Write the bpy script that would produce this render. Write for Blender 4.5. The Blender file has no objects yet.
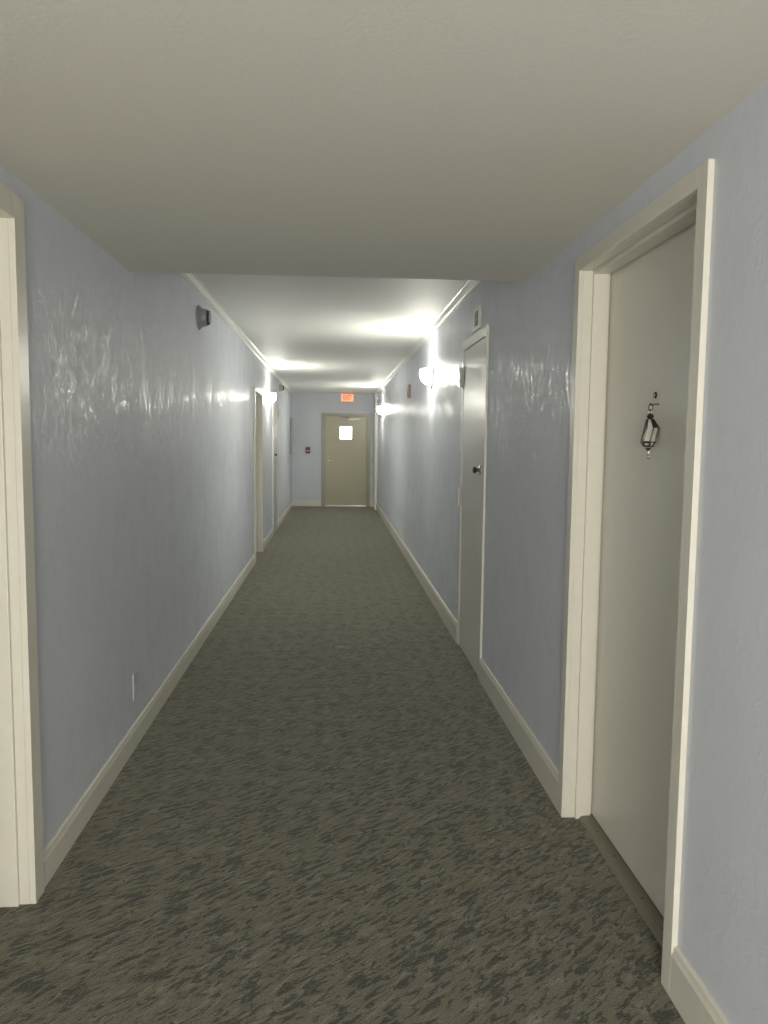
import bpy, bmesh, math, random
from mathutils import Vector, Matrix
random.seed(4)
sc = bpy.context.scene
COL = sc.collection

# ------------------------------------------------------------------ camera
F_PX, PITCH, YAW, ROLL = 774.4, 0.0908, 0.0643, -0.0108
cam_d = bpy.data.cameras.new('camera')
cam = bpy.data.objects.new('camera', cam_d); COL.objects.link(cam)
cam_d.sensor_fit = 'VERTICAL'; cam_d.sensor_height = 24.0
cam_d.lens = 24.0 * F_PX / 1024.0
cam_d.clip_start = 0.02
r0 = Vector((math.cos(YAW), -math.sin(YAW), 0))
f0 = Vector((math.sin(YAW) * math.cos(PITCH), math.cos(YAW) * math.cos(PITCH), -math.sin(PITCH)))
u0 = r0.cross(f0)
rr = r0 * math.cos(ROLL) - u0 * math.sin(ROLL)
uu = r0 * math.sin(ROLL) + u0 * math.cos(ROLL)
M = Matrix((rr, uu, -f0)).transposed().to_4x4(); M.translation = Vector((0, 0, 1.5))
cam.matrix_world = M
sc.camera = cam

# ------------------------------------------------------------------ world, exposure, fill
w = bpy.data.worlds.new('world'); sc.world = w; w.use_nodes = True
w.node_tree.nodes['Background'].inputs[0].default_value = (0.5, 0.55, 0.6, 1)
w.node_tree.nodes['Background'].inputs[1].default_value = 0.3
sc.view_settings.view_transform = 'Standard'; sc.view_settings.look = 'None'
sc.view_settings.gamma = 1; sc.view_settings.use_curve_mapping = False
sc.view_settings.exposure = 1.2
sc.cycles.max_bounces = 16; sc.cycles.diffuse_bounces = 10; sc.cycles.glossy_bounces = 6

LAMP_WARM = (1.0, 0.98, 0.86)
P_SCONCE = 2.5      # watts of each wall lamp
def area_light(name, loc, direction, sx, sy, power, color):
    d = bpy.data.lights.new(name, 'AREA'); d.shape = 'RECTANGLE'; d.size = sx; d.size_y = sy
    d.energy = power; d.color = color
    o = bpy.data.objects.new(name, d); COL.objects.link(o); o.location = loc
    o.rotation_euler = Vector(direction).to_track_quat('-Z', 'Y').to_euler()
    return o
# added light for the near end; its opening behind the camera is made up
area_light('added_rear_light', (-0.14, -3.12, 1.25), (0.10, 1, 0), 1.3, 1.8, 88, (1.0, 0.955, 0.87))

# ------------------------------------------------------------------ dimensions
XL, XR = -0.975, 0.935
YE, YB = 17.82, -3.0
ZLOW, ZHIGH, YBULK = 2.292, 2.585, 3.85
WT = 0.14
BBH = 0.138

# ------------------------------------------------------------------ materials
def nt(name):
    m = bpy.data.materials.new(name); m.use_nodes = True
    return m, m.node_tree.nodes, m.node_tree.links, m.node_tree.nodes['Principled BSDF']
def simple(name, col, rough=0.5, metal=0.0, bump=0.0, bscale=200.0, spec=0.5):
    m, n, l, b = nt(name)
    b.inputs['Base Color'].default_value = (*col, 1); b.inputs['Roughness'].default_value = rough
    b.inputs['Metallic'].default_value = metal; b.inputs['Specular IOR Level'].default_value = spec
    tc = n.new('ShaderNodeTexCoord'); ns = n.new('ShaderNodeTexNoise')
    ns.inputs['Scale'].default_value = bscale; ns.inputs['Detail'].default_value = 3
    l.new(tc.outputs['Object'], ns.inputs['Vector'])
    mx = n.new('ShaderNodeMix'); mx.data_type = 'RGBA'
    mx.inputs[6].default_value = (*[c * 0.96 for c in col], 1); mx.inputs[7].default_value = (*[min(1, c * 1.04) for c in col], 1)
    l.new(ns.outputs['Fac'], mx.inputs[0]); l.new(mx.outputs[2], b.inputs['Base Color'])
    if bump:
        bp = n.new('ShaderNodeBump'); bp.inputs['Strength'].default_value = bump; bp.inputs['Distance'].default_value = 0.002
        l.new(ns.outputs['Fac'], bp.inputs['Height']); l.new(bp.outputs['Normal'], b.inputs['Normal'])
    return m
def emit(name, col, strength, base=None):
    m, n, l, b = nt(name)
    b.inputs['Base Color'].default_value = (*(base or col), 1)
    b.inputs['Emission Color'].default_value = (*col, 1); b.inputs['Emission Strength'].default_value = strength
    b.inputs['Roughness'].default_value = 0.3
    return m

def wall_paint():
    m, n, l, b = nt('lavender_wall_paint')
    b.inputs['Roughness'].default_value = 0.58
    b.inputs['Specular IOR Level'].default_value = 0.25
    tc = n.new('ShaderNodeTexCoord')
    mp = n.new('ShaderNodeMapping'); mp.inputs['Scale'].default_value = (42, 42, 30)
    l.new(tc.outputs['Object'], mp.inputs['Vector'])
    n1 = n.new('ShaderNodeTexNoise'); n1.inputs['Scale'].default_value = 1.0; n1.inputs['Detail'].default_value = 4
    n1.inputs['Roughness'].default_value = 0.6; n1.inputs['Distortion'].default_value = 0.6
    l.new(mp.outputs[0], n1.inputs['Vector'])
    mp2 = n.new('ShaderNodeMapping'); mp2.inputs['Scale'].default_value = (9, 9, 5)
    l.new(tc.outputs['Object'], mp2.inputs['Vector'])
    n2 = n.new('ShaderNodeTexNoise'); n2.inputs['Scale'].default_value = 1.0; n2.inputs['Detail'].default_value = 2
    l.new(mp2.outputs[0], n2.inputs['Vector'])
    rp = n.new('ShaderNodeValToRGB'); rp.color_ramp.elements[0].position = 0.5; rp.color_ramp.elements[1].position = 0.75
    l.new(n1.outputs['Fac'], rp.inputs[0])
    ad = n.new('ShaderNodeMath'); ad.operation = 'MULTIPLY_ADD'; ad.inputs[1].default_value = 2.2
    l.new(n2.outputs['Fac'], ad.inputs[0]); l.new(rp.outputs[0], ad.inputs[2])
    b.inputs['Coat Weight'].default_value = 0.30; b.inputs['Coat Roughness'].default_value = 0.19
    # the roller-stippled gloss: small facets that tilt the sheen at every distance
    mp3 = n.new('ShaderNodeMapping'); mp3.inputs['Scale'].default_value = (24, 24, 20)
    l.new(tc.outputs['Object'], mp3.inputs['Vector'])
    n3 = n.new('ShaderNodeTexNoise'); n3.inputs['Scale'].default_value = 1.0; n3.inputs['Detail'].default_value = 3
    l.new(mp3.outputs[0], n3.inputs['Vector'])
    mp4 = n.new('ShaderNodeMapping'); mp4.inputs['Scale'].default_value = (5, 5, 4)
    l.new(tc.outputs['Object'], mp4.inputs['Vector'])
    n4 = n.new('ShaderNodeTexNoise'); n4.inputs['Scale'].default_value = 1.0; n4.inputs['Detail'].default_value = 3
    l.new(mp4.outputs[0], n4.inputs['Vector'])
    cw = n.new('ShaderNodeMapRange'); cw.interpolation_type = 'SMOOTHSTEP'
    for k_, v_ in (('From Min', 0.40), ('From Max', 0.66), ('To Min', 0.05), ('To Max', 0.20)): cw.inputs[k_].default_value = v_
    l.new(n4.outputs['Fac'], cw.inputs['Value']); l.new(cw.outputs[0], b.inputs['Coat Weight'])
    sb = n.new('ShaderNodeVectorMath'); sb.operation = 'SUBTRACT'; sb.inputs[1].default_value = (0.5, 0.5, 0.5)
    l.new(n3.outputs['Color'], sb.inputs[0])
    ml = n.new('ShaderNodeVectorMath'); ml.operation = 'SCALE'; ml.inputs['Scale'].default_value = 1.25
    l.new(sb.outputs[0], ml.inputs[0])
    ge = n.new('ShaderNodeNewGeometry')
    av = n.new('ShaderNodeVectorMath'); av.operation = 'ADD'
    l.new(ml.outputs[0], av.inputs[0]); l.new(ge.outputs['Normal'], av.inputs[1])
    nv = n.new('ShaderNodeVectorMath'); nv.operation = 'NORMALIZE'; l.new(av.outputs[0], nv.inputs[0])
    l.new(nv.outputs[0], b.inputs['Coat Normal'])
    bp = n.new('ShaderNodeBump'); bp.inputs['Strength'].default_value = 0.35; bp.inputs['Distance'].default_value = 0.0014
    l.new(ad.outputs[0], bp.inputs['Height']); l.new(bp.outputs['Normal'], b.inputs['Normal'])
    mx = n.new('ShaderNodeMix'); mx.data_type = 'RGBA'
    mx.inputs[6].default_value = (0.60, 0.628, 0.68, 1); mx.inputs[7].default_value = (0.62, 0.648, 0.70, 1)
    l.new(n2.outputs['Fac'], mx.inputs[0]); l.new(mx.outputs[2], b.inputs['Base Color'])
    return m

def carpet_mat():
    m, n, l, b = nt('patterned_carpet')
    b.inputs['Roughness'].default_value = 0.95; b.inputs['Specular IOR Level'].default_value = 0.15
    b.inputs['Sheen Weight'].default_value = 0.45; b.inputs['Sheen Tint'].default_value = (1.0, 0.96, 0.82, 1); b.inputs['Sheen Roughness'].default_value = 0.4
    tc = n.new('ShaderNodeTexCoord')
    def mapped(rot, scale):
        # vector is turned first, then stretched
        a = n.new('ShaderNodeVectorRotate'); a.rotation_type = 'Z_AXIS'; a.inputs['Angle'].default_value = -rot
        l.new(tc.outputs['Object'], a.inputs['Vector'])
        c = n.new('ShaderNodeVectorMath'); c.operation = 'MULTIPLY'; c.inputs[1].default_value = scale
        l.new(a.outputs[0], c.inputs[0]); return c
    def noise(vec, detail, dist=0.0, rough=0.5):
        x = n.new('ShaderNodeTexNoise'); x.inputs['Scale'].default_value = 1.0
        x.inputs['Detail'].default_value = detail; x.inputs['Distortion'].default_value = dist; x.inputs['Roughness'].default_value = rough
        l.new(vec.outputs[0], x.inputs['Vector']); return x
    def ramp(src, p0, p1, inv=False):
        r = n.new('ShaderNodeMapRange'); r.interpolation_type = 'SMOOTHSTEP'
        r.inputs['From Min'].default_value = p0; r.inputs['From Max'].default_value = p1
        if inv: r.inputs['To Min'].default_value = 1; r.inputs['To Max'].default_value = 0
        l.new(src, r.inputs['Value']); return r
    def mix(fac, a, bcol):
        x = n.new('ShaderNodeMix'); x.data_type = 'RGBA'
        l.new(fac, x.inputs[0])
        for i, c in ((6, a), (7, bcol)):
            if isinstance(c, tuple): x.inputs[i].default_value = (*c, 1)
            else: l.new(c, x.inputs[i])
        return x
    streak = noise(mapped(math.radians(40), (17, 58, 1)), 4, 0.9, 0.6)
    streak2 = noise(mapped(math.radians(46), (12, 42, 1)), 2, 0.5)
    tone = noise(mapped(0.3, (7, 9, 1)), 2)
    fib = noise(mapped(0, (230, 230, 230)), 3, 0, 0.75)
    fib2 = noise(mapped(0.6, (120, 160, 120)), 2)
    # repeat of the woven motif, about 14 cm across
    wv = n.new('ShaderNodeTexVoronoi'); wv.voronoi_dimensions = '2D'; wv.feature = 'F1'
    wv.inputs['Scale'].default_value = 1.0; wv.inputs['Randomness'].default_value = 0.55
    l.new(mapped(0.0, (7.1, 5.0, 0)).outputs[0], wv.inputs['Vector'])
    lat = n.new('ShaderNodeMapRange'); lat.interpolation_type = 'SMOOTHSTEP'
    for k_, v_ in (('From Min', 0.08), ('From Max', 0.50), ('To Min', -1.0), ('To Max', 0.55)): lat.inputs[k_].default_value = v_
    l.new(wv.outputs['Distance'], lat.inputs['Value'])
    base = mix(tone.outputs['Fac'], (0.130, 0.123, 0.090), (0.152, 0.145, 0.108))
    lt = ramp(streak2.outputs['Fac'], 0.52, 0.68)
    c1 = mix(lt.outputs[0], base.outputs[2], (0.20, 0.194, 0.155))
    ad = n.new('ShaderNodeMath'); ad.operation = 'MULTIPLY_ADD'; ad.inputs[1].default_value = 0.045
    l.new(lat.outputs[0], ad.inputs[0]); l.new(streak.outputs['Fac'], ad.inputs[2])
    dk = ramp(ad.outputs[0], 0.42, 0.53, True)
    big = noise(mapped(math.radians(34), (8, 24, 1)), 2, 0.6)
    bk = ramp(big.outputs['Fac'], 0.36, 0.46, True)
    bk2 = n.new('ShaderNodeMath'); bk2.operation = 'MULTIPLY'; bk2.inputs[1].default_value = 0.12; l.new(bk.outputs[0], bk2.inputs[0])
    c1b = mix(bk2.outputs[0], c1.outputs[2], (0.060, 0.068, 0.062))
    c2 = mix(dk.outputs[0], c1b.outputs[2], (0.040, 0.043, 0.034))
    # small pale spot on the walkway
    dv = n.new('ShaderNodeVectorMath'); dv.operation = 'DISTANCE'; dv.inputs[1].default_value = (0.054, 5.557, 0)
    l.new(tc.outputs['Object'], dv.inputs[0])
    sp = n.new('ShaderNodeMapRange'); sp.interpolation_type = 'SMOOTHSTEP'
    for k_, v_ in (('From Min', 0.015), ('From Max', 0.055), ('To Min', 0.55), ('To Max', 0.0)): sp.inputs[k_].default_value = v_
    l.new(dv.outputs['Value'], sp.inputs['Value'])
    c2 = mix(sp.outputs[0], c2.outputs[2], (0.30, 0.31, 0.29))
    mul = n.new('ShaderNodeMix'); mul.data_type = 'RGBA'; mul.blend_type = 'MULTIPLY'; mul.inputs[0].default_value = 1
    fr = n.new('ShaderNodeMapRange'); fr.inputs['From Min'].default_value = 0.3; fr.inputs['From Max'].default_value = 0.7
    fr.inputs['To Min'].default_value = 0.45; fr.inputs['To Max'].default_value = 1.55
    l.new(fib.outputs['Fac'], fr.inputs['Value']); l.new(c2.outputs[2], mul.inputs[6]); l.new(fr.outputs[0], mul.inputs[7])
    l.new(mul.outputs[2], b.inputs['Base Color'])
    hs = n.new('ShaderNodeMath'); hs.operation = 'MULTIPLY_ADD'; hs.inputs[1].default_value = 0.5
    l.new(fib2.outputs['Fac'], hs.inputs[0]); l.new(streak.outputs['Fac'], hs.inputs[2])
    h2 = n.new('ShaderNodeMath'); h2.operation = 'MULTIPLY_ADD'; h2.inputs[1].default_value = 0.3
    l.new(fib.outputs['Fac'], h2.inputs[0]); l.new(hs.outputs[0], h2.inputs[2])
    bp = n.new('ShaderNodeBump'); bp.inputs['Strength'].default_value = 0.8; bp.inputs['Distance'].default_value = 0.009
    l.new(h2.outputs[0], bp.inputs['Height']); l.new(bp.outputs['Normal'], b.inputs['Normal'])
    return m

MAT = dict(
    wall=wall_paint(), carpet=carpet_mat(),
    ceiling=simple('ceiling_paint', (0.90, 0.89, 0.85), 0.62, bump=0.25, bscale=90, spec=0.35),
    lowceiling=simple('dropped_ceiling_shaded', (0.76, 0.735, 0.66), 0.85, bump=0.25, bscale=90, spec=0.15),  # dimmer light under the drop put into the colour, darker and warmer
    trim=simple('cream_trim_paint', (0.66, 0.64, 0.56), 0.32, bump=0.05, bscale=30),
    crown=simple('crown_paint', (0.70, 0.70, 0.66), 0.4),
    slab=simple('door_paint', (0.69, 0.67, 0.595), 0.33, bump=0.08, bscale=25),
    closet=simple('closet_door_paint', (0.67, 0.66, 0.60), 0.28, bump=0.08, bscale=25),
    farslab=simple('blue_grey_door_paint', (0.52, 0.54, 0.57), 0.35),
    enddoor=simple('olive_door_paint', (0.40, 0.375, 0.26), 0.32, bump=0.05, bscale=25),
    endframe=simple('olive_frame_paint', (0.33, 0.32, 0.24), 0.35),
    plastic=simple('white_plastic', (0.62, 0.61, 0.56), 0.35),
    pale=simple('pale_plate', (0.75, 0.73, 0.62), 0.3),
    grey=simple('grey_plastic', (0.27, 0.28, 0.27), 0.45),
    midgrey=simple('pale_grey_plastic', (0.45, 0.45, 0.43), 0.4),
    dark=simple('dark_grille', (0.035, 0.037, 0.035), 0.5),
    gap=simple('dark_gap', (0.05, 0.045, 0.035), 0.8),
    steel=simple('brushed_steel', (0.55, 0.54, 0.50), 0.3, metal=1.0),
    hinge=simple('painted_hinge', (0.58, 0.58, 0.53), 0.4),
    darksteel=simple('dark_metal', (0.08, 0.075, 0.06), 0.3, metal=0.8),
    brass=simple('worn_brass', (0.62, 0.55, 0.40), 0.3, metal=0.9),
    silver=simple('silver_panel', (0.78, 0.77, 0.70), 0.25, metal=0.3),
    red=simple('red_plastic', (0.30, 0.17, 0.16), 0.4),
    maroon=simple('maroon_plastic', (0.20, 0.045, 0.055), 0.4),
    sill=simple('threshold_wood', (0.20, 0.185, 0.14), 0.6, bump=0.2, bscale=60),
    glass_bowl=emit('lit_frosted_glass', LAMP_WARM, 72.0, (0.9, 0.9, 0.85)),
    glass_inner=emit('lit_glass_inside', LAMP_WARM, 8.0, (0.9, 0.9, 0.85)),
    window=emit('daylit_wired_glass', (1.0, 0.98, 0.86), 5.0, (0.8, 0.8, 0.75)),
    exit_face=emit('lit_exit_panel', (1.0, 0.17, 0.07), 0.95, (0.8, 0.3, 0.2)),
    exit_letter=emit('exit_letters', (0.70, 0.01, 0.004), 0.12, (0.6, 0.02, 0.02)),
)

# ------------------------------------------------------------------ mesh helpers
class MB:
    def __init__(s): s.bm = bmesh.new()
    def box(s, x0, x1, y0, y1, z0, z1):
        x0, x1 = sorted((x0, x1)); y0, y1 = sorted((y0, y1)); z0, z1 = sorted((z0, z1))
        v = [s.bm.verts.new((x, y, z)) for x in (x0, x1) for y in (y0, y1) for z in (z0, z1)]
        for f in ((0, 1, 3, 2), (4, 6, 7, 5), (0, 4, 5, 1), (2, 3, 7, 6), (0, 2, 6, 4), (1, 5, 7, 3)):
            s.bm.faces.new([v[i] for i in f])
        return s
    def prism(s, pts, a, b, axis='y'):
        # pts are (x,z) for axis y, (y,z) for axis x, (x,y) for axis z
        mk = {'y': lambda p, t: (p[0], t, p[1]), 'x': lambda p, t: (t, p[0], p[1]), 'z': lambda p, t: (p[0], p[1], t)}[axis]
        A = [s.bm.verts.new(mk(p, a)) for p in pts]; B = [s.bm.verts.new(mk(p, b)) for p in pts]
        n = len(pts)
        for i in range(n): s.bm.faces.new((A[i], A[(i + 1) % n], B[(i + 1) % n], B[i]))
        s.bm.faces.new(A[::-1]); s.bm.faces.new(B)
        return s
    def lathe(s, prof, origin, axis, seg=32, sy=1.0, a0=0.0, a1=2 * math.pi):
        # prof: (distance along axis, radius)
        ax = Vector(axis).normalized(); t = Vector((0, 0, 1)) if abs(ax.z) < 0.9 else Vector((1, 0, 0))
        e1 = ax.cross(t).normalized(); e2 = ax.cross(e1).normalized(); o = Vector(origin)
        full = abs(a1 - a0 - 2 * math.pi) < 1e-6
        k = seg if full else seg + 1
        rings = []
        for d, r in prof:
            if r < 1e-6: rings.append([s.bm.verts.new(o + ax * d)])
            else: rings.append([s.bm.verts.new(o + ax * d + (e1 * math.cos(a0 + (a1 - a0) * i / seg) * sy + e2 * math.sin(a0 + (a1 - a0) * i / seg)) * r) for i in range(k)])
        for R0, R1 in zip(rings, rings[1:]):
            for i in range(seg if full else seg):
                j = (i + 1) % k
                if len(R0) == 1 and len(R1) == 1: continue
                if len(R0) == 1: s.bm.faces.new((R0[0], R1[i], R1[j]))
                elif len(R1) == 1: s.bm.faces.new((R0[i], R1[0], R0[j]))
                else: s.bm.faces.new((R0[i], R1[i], R1[j], R0[j]))
        return s
    def tube(s, pts, r, seg=10, closed=False):
        pts = [Vector(p) for p in pts]; n = len(pts); rings = []
        rf = r if callable(r) else (lambda t: r)
        for i, p in enumerate(pts):
            if closed: d = pts[(i + 1) % n] - pts[(i - 1) % n]
            else: d = pts[min(i + 1, n - 1)] - pts[max(i - 1, 0)]
            d.normalize(); t = Vector((0, 0, 1)) if abs(d.z) < 0.9 else Vector((1, 0, 0))
            if closed:
                t = Vector((1, 0, 0)) if abs(d.x) < 0.9 else Vector((0, 1, 0))
            e1 = d.cross(t).normalized(); e2 = d.cross(e1).normalized(); q = rf(i / max(1, n - 1))
            rings.append([s.bm.verts.new(p + (e1 * math.cos(2 * math.pi * k / seg) + e2 * math.sin(2 * math.pi * k / seg)) * q) for k in range(seg)])
        for i in range(n if closed else n - 1):
            A, B = rings[i], rings[(i + 1) % n]
            for k in range(seg): s.bm.faces.new((A[k], A[(k + 1) % seg], B[(k + 1) % seg], B[k]))
        if not closed:
            s.bm.faces.new(rings[0][::-1]); s.bm.faces.new(rings[-1])
        return s
    def build(s, name, mat, parent=None, bevel=0.0, smooth=False, seg=2):
        bmesh.ops.recalc_face_normals(s.bm, faces=s.bm.faces)
        me = bpy.data.meshes.new(name)
        off = Vector(parent_world(parent)) if parent else Vector()
        for v in s.bm.verts: v.co -= off
        s.bm.to_mesh(me); s.bm.free()
        o = bpy.data.objects.new(name, me); COL.objects.link(o)
        me.materials.append(mat)
        if smooth:
            for p in me.polygons: p.use_smooth = True
            me.set_sharp_from_angle(angle=math.radians(35))
        if parent: o.parent = parent
        if bevel:
            b = o.modifiers.new('bevel', 'BEVEL'); b.width = bevel; b.segments = seg; b.limit_method = 'ANGLE'
        return o
def parent_world(o):
    v = Vector()
    while o: v += o.location; o = o.parent
    return v
def tag(o, label=None, cat=None, group=None, kind=None):
    for k, v in (('label', label), ('category', cat), ('group', group), ('kind', kind)):
        if v: o[k] = v
    return o
def empty(name, loc, label=None, cat=None, group=None, kind=None):
    o = bpy.data.objects.new(name, None); COL.objects.link(o); o.location = loc; o.empty_display_size = 0.05
    return tag(o, label, cat, group, kind)
def copy_tree(o, parent=None):
    c = o.copy(); COL.objects.link(c); c.parent = parent
    for ch in list(o.children): copy_tree(ch, c)
    return c

# ------------------------------------------------------------------ shell
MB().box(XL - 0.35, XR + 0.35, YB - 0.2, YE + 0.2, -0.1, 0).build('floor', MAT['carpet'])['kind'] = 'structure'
tag(MB().box(XL - WT, XR + WT, YB - 0.1, YE + 0.12, ZHIGH, ZHIGH + 0.12).build('ceiling', MAT['ceiling']), kind='structure')
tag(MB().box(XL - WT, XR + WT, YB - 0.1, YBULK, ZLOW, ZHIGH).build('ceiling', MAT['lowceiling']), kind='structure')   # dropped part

def side_wall(name, x, out, openings):
    mb = MB(); ys = YB - 0.1
    for a, b_, top in sorted(openings):
        mb.box(x, x + out * WT, ys, a, 0, ZHIGH); mb.box(x, x + out * WT, a, b_, top, ZHIGH); ys = b_
    mb.box(x, x + out * WT, ys, YE, 0, ZHIGH)
    # the room beyond each doorway is closed off behind its door
    return tag(mb.build(name, MAT['wall']), kind='structure')
NEAR_L = (1.476, 2.456, 2.164)
FAR_L = (9.52, 10.44, 2.11)
CLO_L = (12.32, 13.16, 2.14)
NEAR_R = (1.971, 2.955, 2.164)
CLO_R = (4.80, 5.59, 2.155)
side_wall('wall_left', XL, -1, [NEAR_L, FAR_L, CLO_L])
side_wall('wall_right', XR, 1, [NEAR_R, CLO_R])
DX0, DX1, DZ = -0.262, 0.775, 2.095          # opening of the end door
mb = MB()
mb.box(XL - WT, DX0, YE, YE + 0.12, 0, ZHIGH).box(DX1, XR + WT, YE, YE + 0.12, 0, ZHIGH).box(DX0, DX1, YE, YE + 0.12, DZ, ZHIGH)
tag(mb.build('wall_back', MAT['wall']), kind='structure')
tag(MB().box(XL - WT, -0.76, YB - 0.1, YB, 0, ZLOW).box(0.56, XR + WT, YB - 0.1, YB, 0, ZLOW).box(-0.76, 0.56, YB - 0.1, YB, 0, 0.34).box(-0.76, 0.56, YB - 0.1, YB, 2.16, ZLOW)
    .build('wall_front', MAT['wall']), kind='structure')
tag(MB().box(-0.76, -0.71, YB - 0.08, YB + 0.01, 0.34, 2.16).box(0.51, 0.56, YB - 0.08, YB + 0.01, 0.34, 2.16).box(-0.71, 0.51, YB - 0.08, YB + 0.01, 0.34, 0.39)
    .box(-0.71, 0.51, YB - 0.08, YB + 0.01, 2.11, 2.16).build('added_opening_1', MAT['trim']), kind='structure')  # made-up frame, added out of view around the opening of the rear light

# boxed-in riser in the right corner by the end wall
tag(MB().box(XR - 0.062, XR, 16.95, 17.12, 0, 2.53).build('trim_3', MAT['trim'], bevel=0.004), kind='structure')

# crown moulding
def crown(name, x, s):
    p = [(0, 0), (0.008, 0), (0.011, 0.008), (0.020, 0.010), (0.036, 0.030), (0.040, 0.042), (0.048, 0.044), (0.048, 0.051), (0, 0.051)]
    pts = [(x + s * a, ZHIGH - 0.051 + b_) for a, b_ in p]
    return tag(MB().prism(pts, YBULK, YE, 'y').build(name, MAT['crown']), kind='structure')
crown('trim_1', XL, 1); crown('trim_2', XR, -1)

# baseboards
def bb_profile(x, s, BBH=0.138, t=0.015):
    return [(x, 0), (x + s * t, 0), (x + s * t, BBH - 0.026), (x + s * t * 0.75, BBH - 0.016), (x + s * t * 0.6, BBH - 0.004), (x + s * t * 0.35, BBH), (x, BBH)]
mb = MB()
for a, b_ in ((YB, NEAR_L[0] - 0.08), (NEAR_L[1] + 0.08, FAR_L[0] - 0.06), (FAR_L[1] + 0.06, CLO_L[0] - 0.03), (CLO_L[1] + 0.03, YE - 0.016)):
    mb.prism(bb_profile(XL, 1, 0.112), a, b_, 'y')
tag(mb.build('baseboard_left', MAT['trim']), kind='structure')
mb = MB()
for a, b_ in ((YB, NEAR_R[0] - 0.042), (NEAR_R[1] + 0.042, CLO_R[0] - 0.062), (CLO_R[1] + 0.062, 16.95), (17.12, YE - 0.016)):
    mb.prism(bb_profile(XR, -1, 0.146, 0.0165), a, b_, 'y')
tag(mb.build('baseboard_right', MAT['trim']), kind='structure')
mb = MB()
yp = [(YE - (a - XL), z) for a, z in bb_profile(XL, 1, 0.132)]
mb.prism(yp, XL + 0.016, DX0 - 0.045, 'x'); mb.prism(yp, DX1 + 0.045, XR - 0.016, 'x')
tag(mb.build('baseboard_back', MAT['trim']), kind='structure')

# ------------------------------------------------------------------ doors
def casing(x, s, op, wd, th, parent, mat, z0=0.0):
    a, b_, top = op
    mb = MB()
    mb.box(x, x + s * th, a - wd, a, z0, top + wd).box(x, x + s * th, b_, b_ + wd, z0, top + wd).box(x, x + s * th, a, b_, top, top + wd)
    return mb.build('door_casing', mat, parent, bevel=0.0015)
def recessed_door(name, x, out, op, stop_x, slab_x, wd, th, sill=True):
    """x = wall face; out = direction away from the corridor"""
    a, b_, top = op
    e = empty(name, (x, (a + b_) / 2, 0), kind='structure')
    j = 0.014; xe = x + out * WT
    casing(x, -out, (a + j, b_ - j, top - j), wd, th, e, MAT['trim'])
    MB().box(x, xe, a, a + j, 0, top).box(x, xe, b_ - j, b_, 0, top).box(x, xe, a + j, b_ - j, top - j, top).build('door_jamb', MAT['trim'], e)
    s0 = x + out * stop_x; s1 = x + out * slab_x; k = 0.014
    MB().box(s0, s1, a + j, a + j + k, 0, top - j).box(s0, s1, b_ - j - k, b_ - j, 0, top - j).box(s0, s1, a + j + k, b_ - j - k, top - j - k, top - j).build('door_stop', MAT['trim'], e, bevel=0.002)
    sl = MB().box(s1 + out * 0.007, s1 + out * 0.045, a + j + 0.003, b_ - j - 0.004, 0.020, top - j - 0.004).build('door_slab', MAT['slab'], e, bevel=0.002)
    if sill:
        th_ = MB().prism([(x + out * 0.050, 0), (x + out * 0.056, 0.010), (x + out * 0.070, 0.014), (s1 + out * 0.04, 0.014), (s1 + out * 0.04, 0)], a + j, b_ - j, 'y').build('threshold', MAT['sill'], e)
    return e, sl, s1
near_r, near_slab, sxr = recessed_door('door_1', XR, 1, NEAR_R, 0.036, 0.096, 0.055, 0.017)
recessed_door('door_2', XL, -1, NEAR_L, 0.030, 0.096, 0.075, 0.02, sill=False)
recessed_door('door_3', XL, -1, FAR_L, 0.042, 0.098, 0.055, 0.018, sill=False)
# screws in the near threshold
for y in (2.2, 2.36, 2.62, 2.8):
    MB().lathe([(0, 0), (0, 0.004), (0.0015, 0.004), (0.0015, 0)], (XR + 0.082, y, 0.0142), (0, 0, 1), 10).build('screw', MAT['darksteel'], near_r)

def knob(parent, x, s, y, z, metal, rose):
    k = MB().lathe([(0, 0), (0, 0.031), (0.004, 0.031), (0.007, 0.026), (0.007, 0.0)], (x, y, z), (s, 0, 0), 28).build('rosette', rose, parent, smooth=True)
    MB().lathe([(0.006, 0.011), (0.020, 0.010), (0.026, 0.015), (0.032, 0.021), (0.040, 0.022), (0.046, 0.018), (0.049, 0.010), (0.050, 0)], (x, y, z), (s, 0, 0), 28).build('door_knob', metal, k, smooth=True)

def flush_door(name, x, out, op, wd, th, hinge_y, knob_y, knob_z, hinges, m='closet'):
    a, b_, top = op
    e = empty(name, (x, (a + b_) / 2, 0), kind='structure')
    casing(x, -out, op, wd, th, e, MAT['closet'])
    MB().box(x + out * 0.045, x + out * WT, a, b_, 0, top).build('door_lining', MAT['gap'], e)
    sl = MB().box(x - out * 0.010, x + out * 0.030, a + 0.004, b_ - 0.004, 0.006, top - 0.006).build('door_slab', MAT[m], e, bevel=0.002)
    knob(sl, x - out * 0.010, -out, knob_y, knob_z, MAT['darksteel'], MAT['steel'])
    for z0, z1, m, big in hinges:
        h = MB()
        xo = x - out * (th + 0.0005)
        h.box(xo, xo - out * 0.004, hinge_y - 0.055, hinge_y + 0.06, z0, z1)
        h.lathe([(0, 0), (0, 0.012), (z1 - z0, 0.012), (z1 - z0, 0)], (xo - out * 0.012, hinge_y, z0), (0, 0, 1), 16)
        h.build('hinge', m, e, smooth=True)
    return e
flush_door('door_4', XR, 1, CLO_R, 0.06, 0.014, 5.61, 4.88, 1.325, [(1.895, 2.035, MAT['hinge'], 1), (1.04, 1.17, MAT['hinge'], 0)])
c3 = flush_door('door_5', XL, -1, CLO_L, 0.03, 0.016, 13.15, 12.45, 1.27, [(1.88, 1.98, MAT['hinge'], 0), (0.22, 0.32, MAT['hinge'], 0)], 'farslab')

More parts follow.
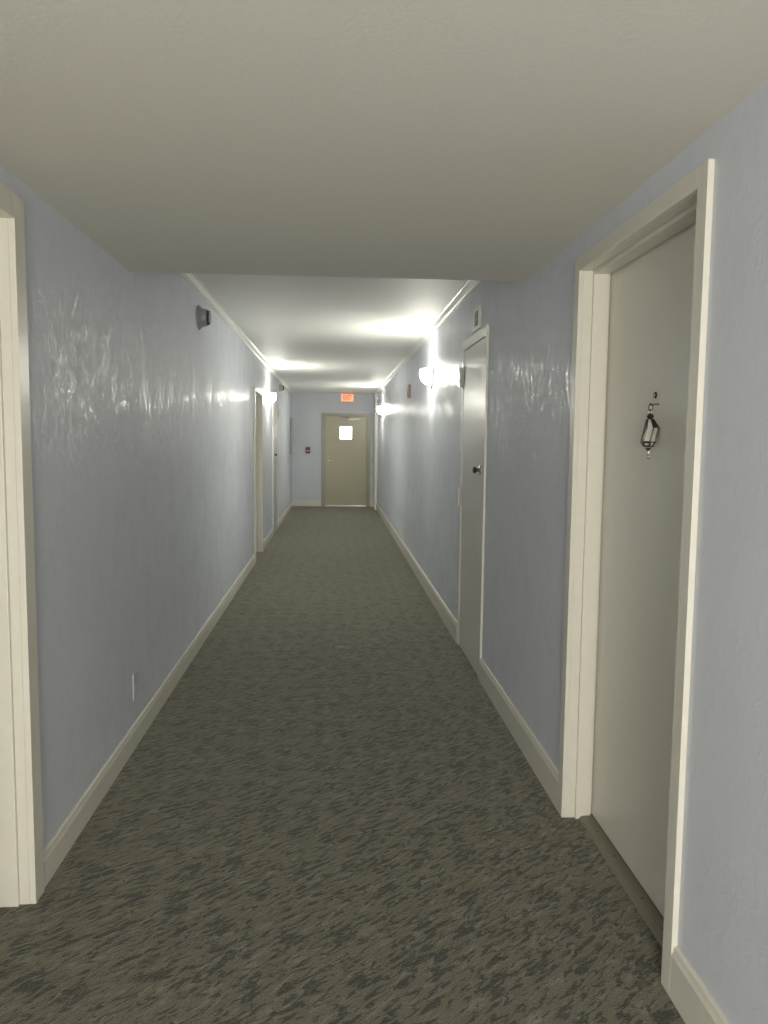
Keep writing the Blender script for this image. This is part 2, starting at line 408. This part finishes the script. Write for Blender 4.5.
# end door with vision panel, lever, closer
e5 = empty('door_6', ((DX0 + DX1) / 2, YE, 0), kind='structure')
fw = 0.055
mb = MB()
for x0, x1 in ((DX0 - 0.043, DX0 + fw), (DX1 - fw + 0.012, DX1 + 0.043)): mb.box(x0, x1, YE - 0.016, YE + 0.0, 0, DZ + 0.04)
mb.box(DX0 + fw, DX1 - fw + 0.012, YE - 0.016, YE, DZ - 0.03, DZ + 0.04)
mb.box(DX0, DX0 + fw, YE, YE + 0.11, 0, DZ).box(DX1 - fw + 0.012, DX1, YE, YE + 0.11, 0, DZ).box(DX0 + fw, DX1 - fw + 0.012, YE, YE + 0.11, DZ - 0.03, DZ)
mb.build('door_frame', MAT['endframe'], e5, bevel=0.003)
SX0, SX1 = DX0 + fw + 0.003, DX1 - fw + 0.009
ys0, ys1 = YE + 0.012, YE + 0.056
WX0, WX1, WZ0, WZ1 = 0.122, 0.388, 1.545, 1.825
mb = MB()
mb.box(SX0, WX0, ys0, ys1, 0.03, DZ - 0.033).box(WX1, SX1, ys0, ys1, 0.03, DZ - 0.033)
mb.box(WX0, WX1, ys0, ys1, 0.03, WZ0).box(WX0, WX1, ys0, ys1, WZ1, DZ - 0.033)
sl = mb.build('door_slab', MAT['enddoor'], e5)
fr = MB()
g = 0.018
for a in ((WX0 - g, WX1 + g, WZ0 - g, WZ0), (WX0 - g, WX1 + g, WZ1, WZ1 + g), (WX0 - g, WX0, WZ0, WZ1), (WX1, WX1 + g, WZ0, WZ1)):
    fr.box(a[0], a[1], ys0 - 0.008, ys0, a[2], a[3])
wf = fr.build('window_frame', MAT['endframe'], sl)
MB().box(WX0, WX1, ys0 + 0.018, ys0 + 0.024, WZ0, WZ1).build('glass_pane', MAT['window'], wf)
lv = MB().lathe([(0, 0), (0, 0.027), (0.008, 0.026), (0.010, 0.012), (0.045, 0.010), (0.045, 0)], (SX0 + 0.065, ys0, 1.05), (0, -1, 0), 20)
lv.tube([(SX0 + 0.055, ys0 - 0.045, 1.052), (SX0 + 0.10, ys0 - 0.05, 1.05), (SX0 + 0.165, ys0 - 0.045, 1.046)], 0.010)
lv.build('lever_handle', MAT['brass'], sl, smooth=True)
MB().lathe([(0, 0), (0, 0.016), (0.008, 0.015), (0.010, 0)], (SX0 + 0.062, ys0, 1.13), (0, -1, 0), 16).build('lock_cylinder', MAT['brass'], sl, smooth=True)
cl = MB().box(0.30, 0.575, ys0 - 0.055, ys0, 1.975, 2.025).build('door_closer', MAT['pale'], sl, bevel=0.006)
MB().tube([(0.345, ys0 - 0.03, 2.032), (0.20, ys0 - 0.16, 2.045), ], 0.009).tube([(0.20, ys0 - 0.16, 2.052), (0.10, YE - 0.03, 2.075)], 0.008).build('closer_arm', MAT['steel'], cl)
MB().box(SX0 - 0.003, SX1 + 0.003, YE - 0.02, YE + 0.11, 0, 0.018).build('threshold', MAT['steel'], e5, bevel=0.004)
# three hinges on the right edge
for z in (0.25, 1.05, 1.85):
    MB().lathe([(0, 0), (0, 0.008), (0.10, 0.008), (0.10, 0)], (SX1 + 0.003, ys0 - 0.008, z), (0, 0, 1), 10).build('hinge', MAT['endframe'], e5)

# ------------------------------------------------------------------ wall lamps
def make_sconce(label):
    e = empty('wall_sconce', (0, 0, 0), label, 'wall lamp', 'frosted wall lamps along the corridor')
    # local frame: wall plane x=0, sticks out along +x; up is z
    mb = MB()
    plate = [(-0.118, 0.068), (0.118, 0.068), (0.125, 0.03), (0.118, -0.02), (0.095, -0.065), (0.06, -0.105), (0.02, -0.135), (-0.02, -0.135), (-0.06, -0.105), (-0.095, -0.065), (-0.118, -0.02), (-0.125, 0.03)]
    mb.prism(plate, 0.0, 0.016, 'x'); mb.build('backplate', MAT['grey'], e, bevel=0.003)
    # bowl: half of a deep oval cup, open at the top
    mb = MB(); bm = mb.bm; nz, na = 12, 24; rings = []
    for layer in (0, 1):
        rs = []
        for i in range(nz + 1):
            t = i / nz; ph = -math.pi / 2 + t * (math.pi / 2 + 0.45); z = -0.095 + 0.104 * (1 + math.sin(ph))
            rad = math.cos(ph)
            k = 1 - layer * 0.05
            ry = (0.092 * rad) * k + 0.004; rx = (0.100 * rad) * k + 0.003
            rs.append([bm.verts.new((0.016 + rx * math.sin(math.pi * a / na), -ry * math.cos(math.pi * a / na), z + layer * 0.004 * (1 - t))) for a in range(na + 1)])
        rings.append(rs)
    for L_, rs in enumerate(rings):
        for i in range(nz):
            for a in range(na): bm.faces.new((rs[i][a], rs[i + 1][a], rs[i + 1][a + 1], rs[i][a + 1]))
    for a in range(na): bm.faces.new((rings[0][nz][a], rings[0][nz][a + 1], rings[1][nz][a + 1], rings[1][nz][a]))
    sh = mb.build('glass_shade', MAT['glass_bowl'], e, smooth=True)
    sh.data.materials.append(MAT['glass_inner'])
    for p_ in sh.data.polygons:
        if p_.index >= nz * na: p_.material_index = 1
    MB().lathe([(0, 0), (0, 0.008), (0.012, 0.006), (0.016, 0)], (0.022, 0, -0.097), (0, 0, -1), 12).build('finial', MAT['steel'], e, smooth=True)
    d = bpy.data.lights.new('sconce_light', 'POINT'); d.energy = P_SCONCE; d.color = LAMP_WARM; d.shadow_soft_size = 0.045
    lo = bpy.data.objects.new('bulb_light', d); COL.objects.link(lo); lo.parent = e; lo.location = (0.065, 0, 0.07)
    return e
s1 = make_sconce('glowing frosted half-bowl lamp on the right wall beyond the narrow closet door')
spots = [(XR, 7.52, 2.145, math.pi, None, 1),
         (XL, 11.50, 2.13, 0, 'glowing frosted half-bowl lamp on the left wall, the only one on that side', 1),
         (XR, 15.20, 2.12, math.pi, 'small far glowing half-bowl lamp at the right corner near the exit door', 1)]
for i, (x, y, z, rz, lab, k) in enumerate(spots):
    o = s1 if i == 0 else copy_tree(s1)
    o.location = (x, y, z); o.rotation_euler = (0, 0, rz)
    if lab: o['label'] = lab

# ------------------------------------------------------------------ detectors and alarms
def detector(x, s, y, z, r, label, gm='grey'):
    e = empty('smoke_detector', (x, y, z), label, 'smoke detector')
    MB().lathe([(0, 0), (0, r), (0.006, r), (0.020, r * 0.84), (0.030, r * 0.74), (0.030, 0)], (x, y, z), (s, 0, 0), 36).build('base', MAT[gm], e, smooth=True)
    MB().lathe([(0.030, 0), (0.030, r * 0.74), (0.062, r * 0.68), (0.062, 0)], (x, y, z), (s, 0, 0), 36).build('body', MAT[gm], e, smooth=True)
    g = MB().lathe([(0.062, 0), (0.062, r * 0.62), (0.080, r * 0.54), (0.080, 0)], (x, y, z), (s, 0, 0), 36).build('sensor_grille', MAT['dark'], e, smooth=True)
    for k in range(10):
        a = 2 * math.pi * k / 10
        MB().box(x + s * 0.060, x + s * 0.0815, y + math.cos(a) * r * 0.53 - 0.003, y + math.cos(a) * r * 0.53 + 0.003, z + math.sin(a) * r * 0.53 - 0.003, z + math.sin(a) * r * 0.53 + 0.003).build('grille_rib', MAT[gm], g)
    MB().lathe([(0.080, 0), (0.080, r * 0.50), (0.086, r * 0.40), (0.088, 0)], (x, y, z), (s, 0, 0), 36).build('cap', MAT[gm], e, smooth=True)
    return e
detector(XL, 1, 5.71, 2.368, 0.086, 'round grey smoke detector with dark slotted nose high on the near left wall')
detector(XL, 1, 13.9, 2.42, 0.07, 'small pale round detector high on the left wall just past the glowing lamp', 'midgrey')

e = empty('fire_alarm_strobe', (XR, 9.68, 2.12), 'dull red fire alarm strobe high on the right wall beyond the nearest lamp', 'fire alarm')
MB().box(XR, XR - 0.030, 9.62, 9.74, 2.045, 2.205).build('housing', MAT['red'], e, bevel=0.004)
MB().box(XR - 0.030, XR - 0.058, 9.635, 9.725, 2.135, 2.192).build('strobe_lens', MAT['plastic'], e, bevel=0.008)
MB().lathe([(0.030, 0), (0.030, 0.034), (0.036, 0.032), (0.036, 0)], (XR, 9.68, 2.09), (-1, 0, 0), 20).build('horn', MAT['maroon'], e, smooth=True)

e = empty('air_vent', (XR, 5.14, 2.31), 'small white wall vent with dark square grille above the closet door', 'vent')
va, vb, vz0, vz1 = 5.02, 5.26, 2.235, 2.385
mb = MB()
mb.box(XR, XR - 0.010, va, vb, vz0, vz0 + 0.028).box(XR, XR - 0.010, va, vb, vz1 - 0.028, vz1).box(XR, XR - 0.010, va, va + 0.06, vz0 + 0.028, vz1 - 0.028).box(XR, XR - 0.010, vb - 0.06, vb, vz0 + 0.028, vz1 - 0.028)
mb.build('frame', MAT['plastic'], e)
MB().box(XR, XR - 0.0095, va + 0.06, vb - 0.06, vz0 + 0.028, vz1 - 0.028).build('backing', MAT['dark'], e)
for k in range(4):
    z = vz0 + 0.028 + (k + 0.8) * 0.094 / 4.6
    MB().box(XR - 0.009, XR - 0.0125, va + 0.06, vb - 0.06, z - 0.0025, z + 0.0025).build('slat', MAT['darksteel'], e)
MB().box(XR - 0.009, XR - 0.0130, 5.136, 5.144, vz0 + 0.028, vz1 - 0.028).build('divider', MAT['grey'], e)

# ------------------------------------------------------------------ outlets, switches
def outlet(x, s, y, z, label, name='power_outlet', w_=0.072, h=0.116, mat='plastic', kind='outlet'):
    cat = {'outlet': 'outlet', 'switch': 'light switch', 'blank': 'wall plate'}[kind]
    e = empty(name, (x, y, z), label, cat)
    MB().box(x, x + s * 0.0075, y - w_ / 2, y + w_ / 2, z - h / 2, z + h / 2).build('cover_plate', MAT[mat], e, bevel=0.0025)
    if kind == 'outlet':
        for dz in (-0.022, 0.022):
            r = MB().lathe([(0.006, 0), (0.006, 0.016), (0.009, 0.0155), (0.009, 0)], (x, y, z + dz), (s, 0, 0), 20).build('receptacle', MAT[mat], e)
            MB().box(x + s * 0.009, x + s * 0.0095, y - 0.007, y - 0.005, z + dz - 0.004, z + dz + 0.005).box(x + s * 0.009, x + s * 0.0095, y + 0.005, y + 0.007, z + dz - 0.004, z + dz + 0.005).build('slot', MAT['dark'], r)
        MB().lathe([(0.006, 0), (0.006, 0.003), (0.0075, 0.003), (0.0075, 0)], (x, y, z), (s, 0, 0), 10).build('screw', MAT['steel'], e)
    if kind == 'switch':
        MB().box(x + s * 0.006, x + s * 0.015, y - 0.005, y + 0.005, z - 0.010, z + 0.012).build('toggle', MAT[mat], e)
    return e
bw = MAT['bluewall'] = simple('painted_over_plate', (0.50, 0.52, 0.55), 0.3)
outlet(XL, 1, 3.775, 0.295, 'lone power outlet painted wall grey, low on the near left wall', mat='bluewall', h=0.13)
outlet(XR, -1, 5.715, 0.240, 'power outlet low on the right wall tight beside the far side of the closet door')
outlet(XL, 1, 11.55, 0.30, 'dim outlet low on the left wall beneath the glowing lamp', mat='bluewall')
outlet(XL, 1, 13.42, 1.065, 'pale switch plate at handle height on the far left wall past the knob', 'light_switch', kind='switch')
outlet(XL, 1, 13.42, 0.195, 'pale outlet near the baseboard of the far left wall, straight under the switch')

e = MB().box(XL + 0.010, XL + 0.014, 12.62, 13.0, 1.535, 1.755).build('door_plaque', MAT['pale'], bevel=0.001)
tag(e, 'pale yellowish blank plaque at eye height on the far left flush door', 'sign')

e = empty('wall_panel', (XL, 17.42, 1.6), 'tall grey metal panel on the left wall close to the end corner', 'panel')
MB().box(XL, XL + 0.03, 17.15, 17.70, 1.20, 2.0).build('panel_box', MAT['grey'], e, bevel=0.003)
MB().box(XL + 0.03, XL + 0.036, 17.165, 17.685, 1.215, 1.985).build('panel_door', MAT['bluewall'], e, bevel=0.002)

e = MB().lathe([(0, 0), (0, 0.013), (0.0012, 0.011), (0.002, 0)], (XR, 4.387, 0.456), (-1, 0, 0), 20).build('filler_spot', MAT['plastic'])
tag(e, 'tiny white dab of filler low on the right wall, nearer than the closet door', 'wall patch')

# ------------------------------------------------------------------ end wall devices
e = empty('fire_pull_station', (-0.607, YE, 1.28), 'dark red fire alarm pull box on the end wall left of the olive door', 'fire alarm')
MB().box(-0.66, -0.555, YE - 0.04, YE, 1.21, 1.355).build('housing', MAT['maroon'], e, bevel=0.006)
MB().box(-0.642, -0.573, YE - 0.052, YE - 0.04, 1.262, 1.284).build('pull_handle', MAT['plastic'], e, bevel=0.003)
e = MB().box(-0.545, -0.49, YE - 0.006, YE, 1.52, 1.655).build('wall_plaque', MAT['plastic'], bevel=0.002)
tag(e, 'small narrow white plaque on the end wall above the red pull box', 'sign')

e = empty('exit_sign', (0.281, YE - 0.03, 2.575), 'lit orange red exit sign under the ceiling above the end door', 'exit sign')
EX0, EX1, EZ0, EZ1, EY = 0.128, 0.434, 2.385, 2.575, YE - 0.03
MB().box(EX0, EX1, EY - 0.04, YE, EZ0, EZ1).build('housing', MAT['pale'], e, bevel=0.006)
fc = MB().box(EX0 + 0.024, EX1 - 0.024, EY - 0.045, EY - 0.04, EZ0 + 0.020, EZ1 - 0.018).build('lit_face', MAT['exit_face'], e, bevel=0.002)
cu = bpy.data.curves.new('exit_text', 'FONT'); cu.body = 'EXIT'; cu.size = 0.15; cu.extrude = 0.001; cu.offset = 0.003
cu.align_x = 'CENTER'; cu.align_y = 'CENTER'
to = bpy.data.objects.new('tmp', cu); COL.objects.link(to)
dg = bpy.context.evaluated_depsgraph_get()
me = bpy.data.meshes.new_from_object(to.evaluated_get(dg)); bpy.data.objects.remove(to)
me.materials.clear(); me.materials.append(MAT['exit_letter'])
for v in me.vertices: v.co = Vector((v.co.x * 0.62, -v.co.z, v.co.y * 1.0))
lt = bpy.data.objects.new('letters', me); COL.objects.link(lt); lt.parent = fc
lt.location = Vector((0.281, EY - 0.0465, 2.481)) - parent_world(fc)

# ------------------------------------------------------------------ near right door: peephole and hanging ornament
sx = XR + 0.103            # face of the door slab
ph = MB().lathe([(0, 0), (0, 0.0105), (0.003, 0.0105), (0.0055, 0.0075), (0.004, 0.0055), (0.004, 0)], (sx, 2.474, 1.659), (-1, 0, 0), 24).build('peephole', MAT['darksteel'], near_slab, smooth=True)
MB().lathe([(0.004, 0), (0.004, 0.005), (0.006, 0.003), (0.0065, 0)], (sx, 2.474, 1.659), (-1, 0, 0), 16).build('lens', MAT['pale'], ph, smooth=True)

oy, ox = 2.445, sx - 0.027
e = empty('hanging_ornament', (ox, oy, 1.545), 'small silver and dark metal lantern ornament hanging on the near right door', 'ornament')
MB().tube([(sx, oy, 1.629), (sx - 0.014, oy, 1.628), (sx - 0.026, oy, 1.624), (sx - 0.029, oy, 1.632)], 0.002, 8).build('hook', MAT['darksteel'], e, smooth=True)
def ring_pts(cz, rr_, rz, flat, dy=0.0):
    pts = []
    for k in range(20):
        a = 2 * math.pi * k / 20
        pts.append((ox + (rr_ * math.cos(a) if flat else 0), oy + dy + (0 if flat else rr_ * math.cos(a)), cz + rz * math.sin(a)))
    return pts
MB().tube(ring_pts(1.618, 0.007, 0.011, True), 0.0018, 8, closed=True).build('chain_link', MAT['darksteel'], e, smooth=True)
MB().tube(ring_pts(1.603, 0.009, 0.010, False), 0.0018, 8, closed=True).build('chain_link', MAT['steel'], e, smooth=True)
MB().lathe([(0, 0), (-0.003, 0.005), (-0.007, 0.0095), (-0.013, 0.0115), (-0.017, 0.009), (-0.020, 0.005), (-0.024, 0.007), (-0.024, 0)], (ox, oy, 1.601), (0, 0, 1), 20).build('cap', MAT['darksteel'], e, smooth=True)
# six-sided leaning body: bright panels between dark ribs
zs = [1.580, 1.552, 1.507, 1.494]; rs = [0.012, 0.027, 0.027, 0.017]; lean = [(0.000, 0.000), (0.004, -0.004), (-0.003, 0.004), (-0.002, 0.003)]
def body_pt(i, k, f=1.0):
    a = math.pi / 3 * k + 0.25
    return Vector((ox + lean[i][0] + rs[i] * f * math.cos(a) * 0.72, oy + lean[i][1] + rs[i] * f * math.sin(a) * 1.1, zs[i]))
mb = MB(); R = [[mb.bm.verts.new(body_pt(i, k)) for k in range(6)] for i in range(4)]
for A, B in zip(R, R[1:]):
    for k in range(6): mb.bm.faces.new((A[k], A[(k + 1) % 6], B[(k + 1) % 6], B[k]))
mb.bm.faces.new(R[0][::-1]); mb.bm.faces.new(R[-1])
body = mb.build('body', MAT['silver'], e)
for k in range(6):
    MB().tube([body_pt(i, k, 1.03) for i in range(4)], 0.0030, 8).build('rib', MAT['darksteel'], body, smooth=True)
# dark shoulder plates on the side that faces back down the corridor
for k in (3, 4):
    mb = MB(); q = [body_pt(0, k, 1.12), body_pt(0, k + 1, 1.12), body_pt(1, k + 1, 1.05), body_pt(1, k, 1.05)]
    c = sum(q, Vector()) / 4; nrm = (q[1] - q[0]).cross(q[3] - q[0]).normalized()
    if nrm.dot(c - Vector((ox, oy, c.z))) < 0: nrm = -nrm
    A = [mb.bm.verts.new(v) for v in q]; B = [mb.bm.verts.new(v + nrm * 0.002) for v in q]
    mb.bm.faces.new(A); mb.bm.faces.new(B[::-1])
    for t in range(4): mb.bm.faces.new((A[t], B[t], B[(t + 1) % 4], A[(t + 1) % 4]))
    if k == 4: mb.build('shoulder_plate', MAT['darksteel'], body)
    else: mb.bm.free()
# scratched curls on the front panel
fx = [body_pt(1, 3), body_pt(1, 2), body_pt(2, 3), body_pt(2, 2)]
def on_panel(u, v): return fx[0].lerp(fx[1], u).lerp(fx[2].lerp(fx[3], u), v) + Vector((-0.0006, 0, 0))
MB().tube([on_panel(0.2 + 0.045 * t + 0.06 * math.sin(t * 2.1), 0.30 + 0.16 * math.sin(t * 1.35)) for t in range(15)], 0.0007, 6).build('engraving', MAT['darksteel'], body)
for i, t in ((2, 0.0032), (3, 0.003)):
    MB().tube([body_pt(i, k, 1.04) for k in range(6)], t, 8, closed=True).build('band', MAT['darksteel'], body, smooth=True)
MB().lathe([(0, 0), (0, 0.009), (-0.004, 0.008), (-0.008, 0.003), (-0.010, 0.003), (-0.010, 0)], (ox - 0.002, oy + 0.003, 1.489), (0, 0, 1), 16).build('foot', MAT['darksteel'], e, smooth=True)
MB().tube(ring_pts(1.474, 0.0045, 0.009, False, 0.003), 0.0015, 8, closed=True).build('ring', MAT['steel'], e, smooth=True)
MB().tube(ring_pts(1.461, 0.0085, 0.0085, False, 0.003), 0.002, 8, closed=True).build('ring', MAT['steel'], e, smooth=True)
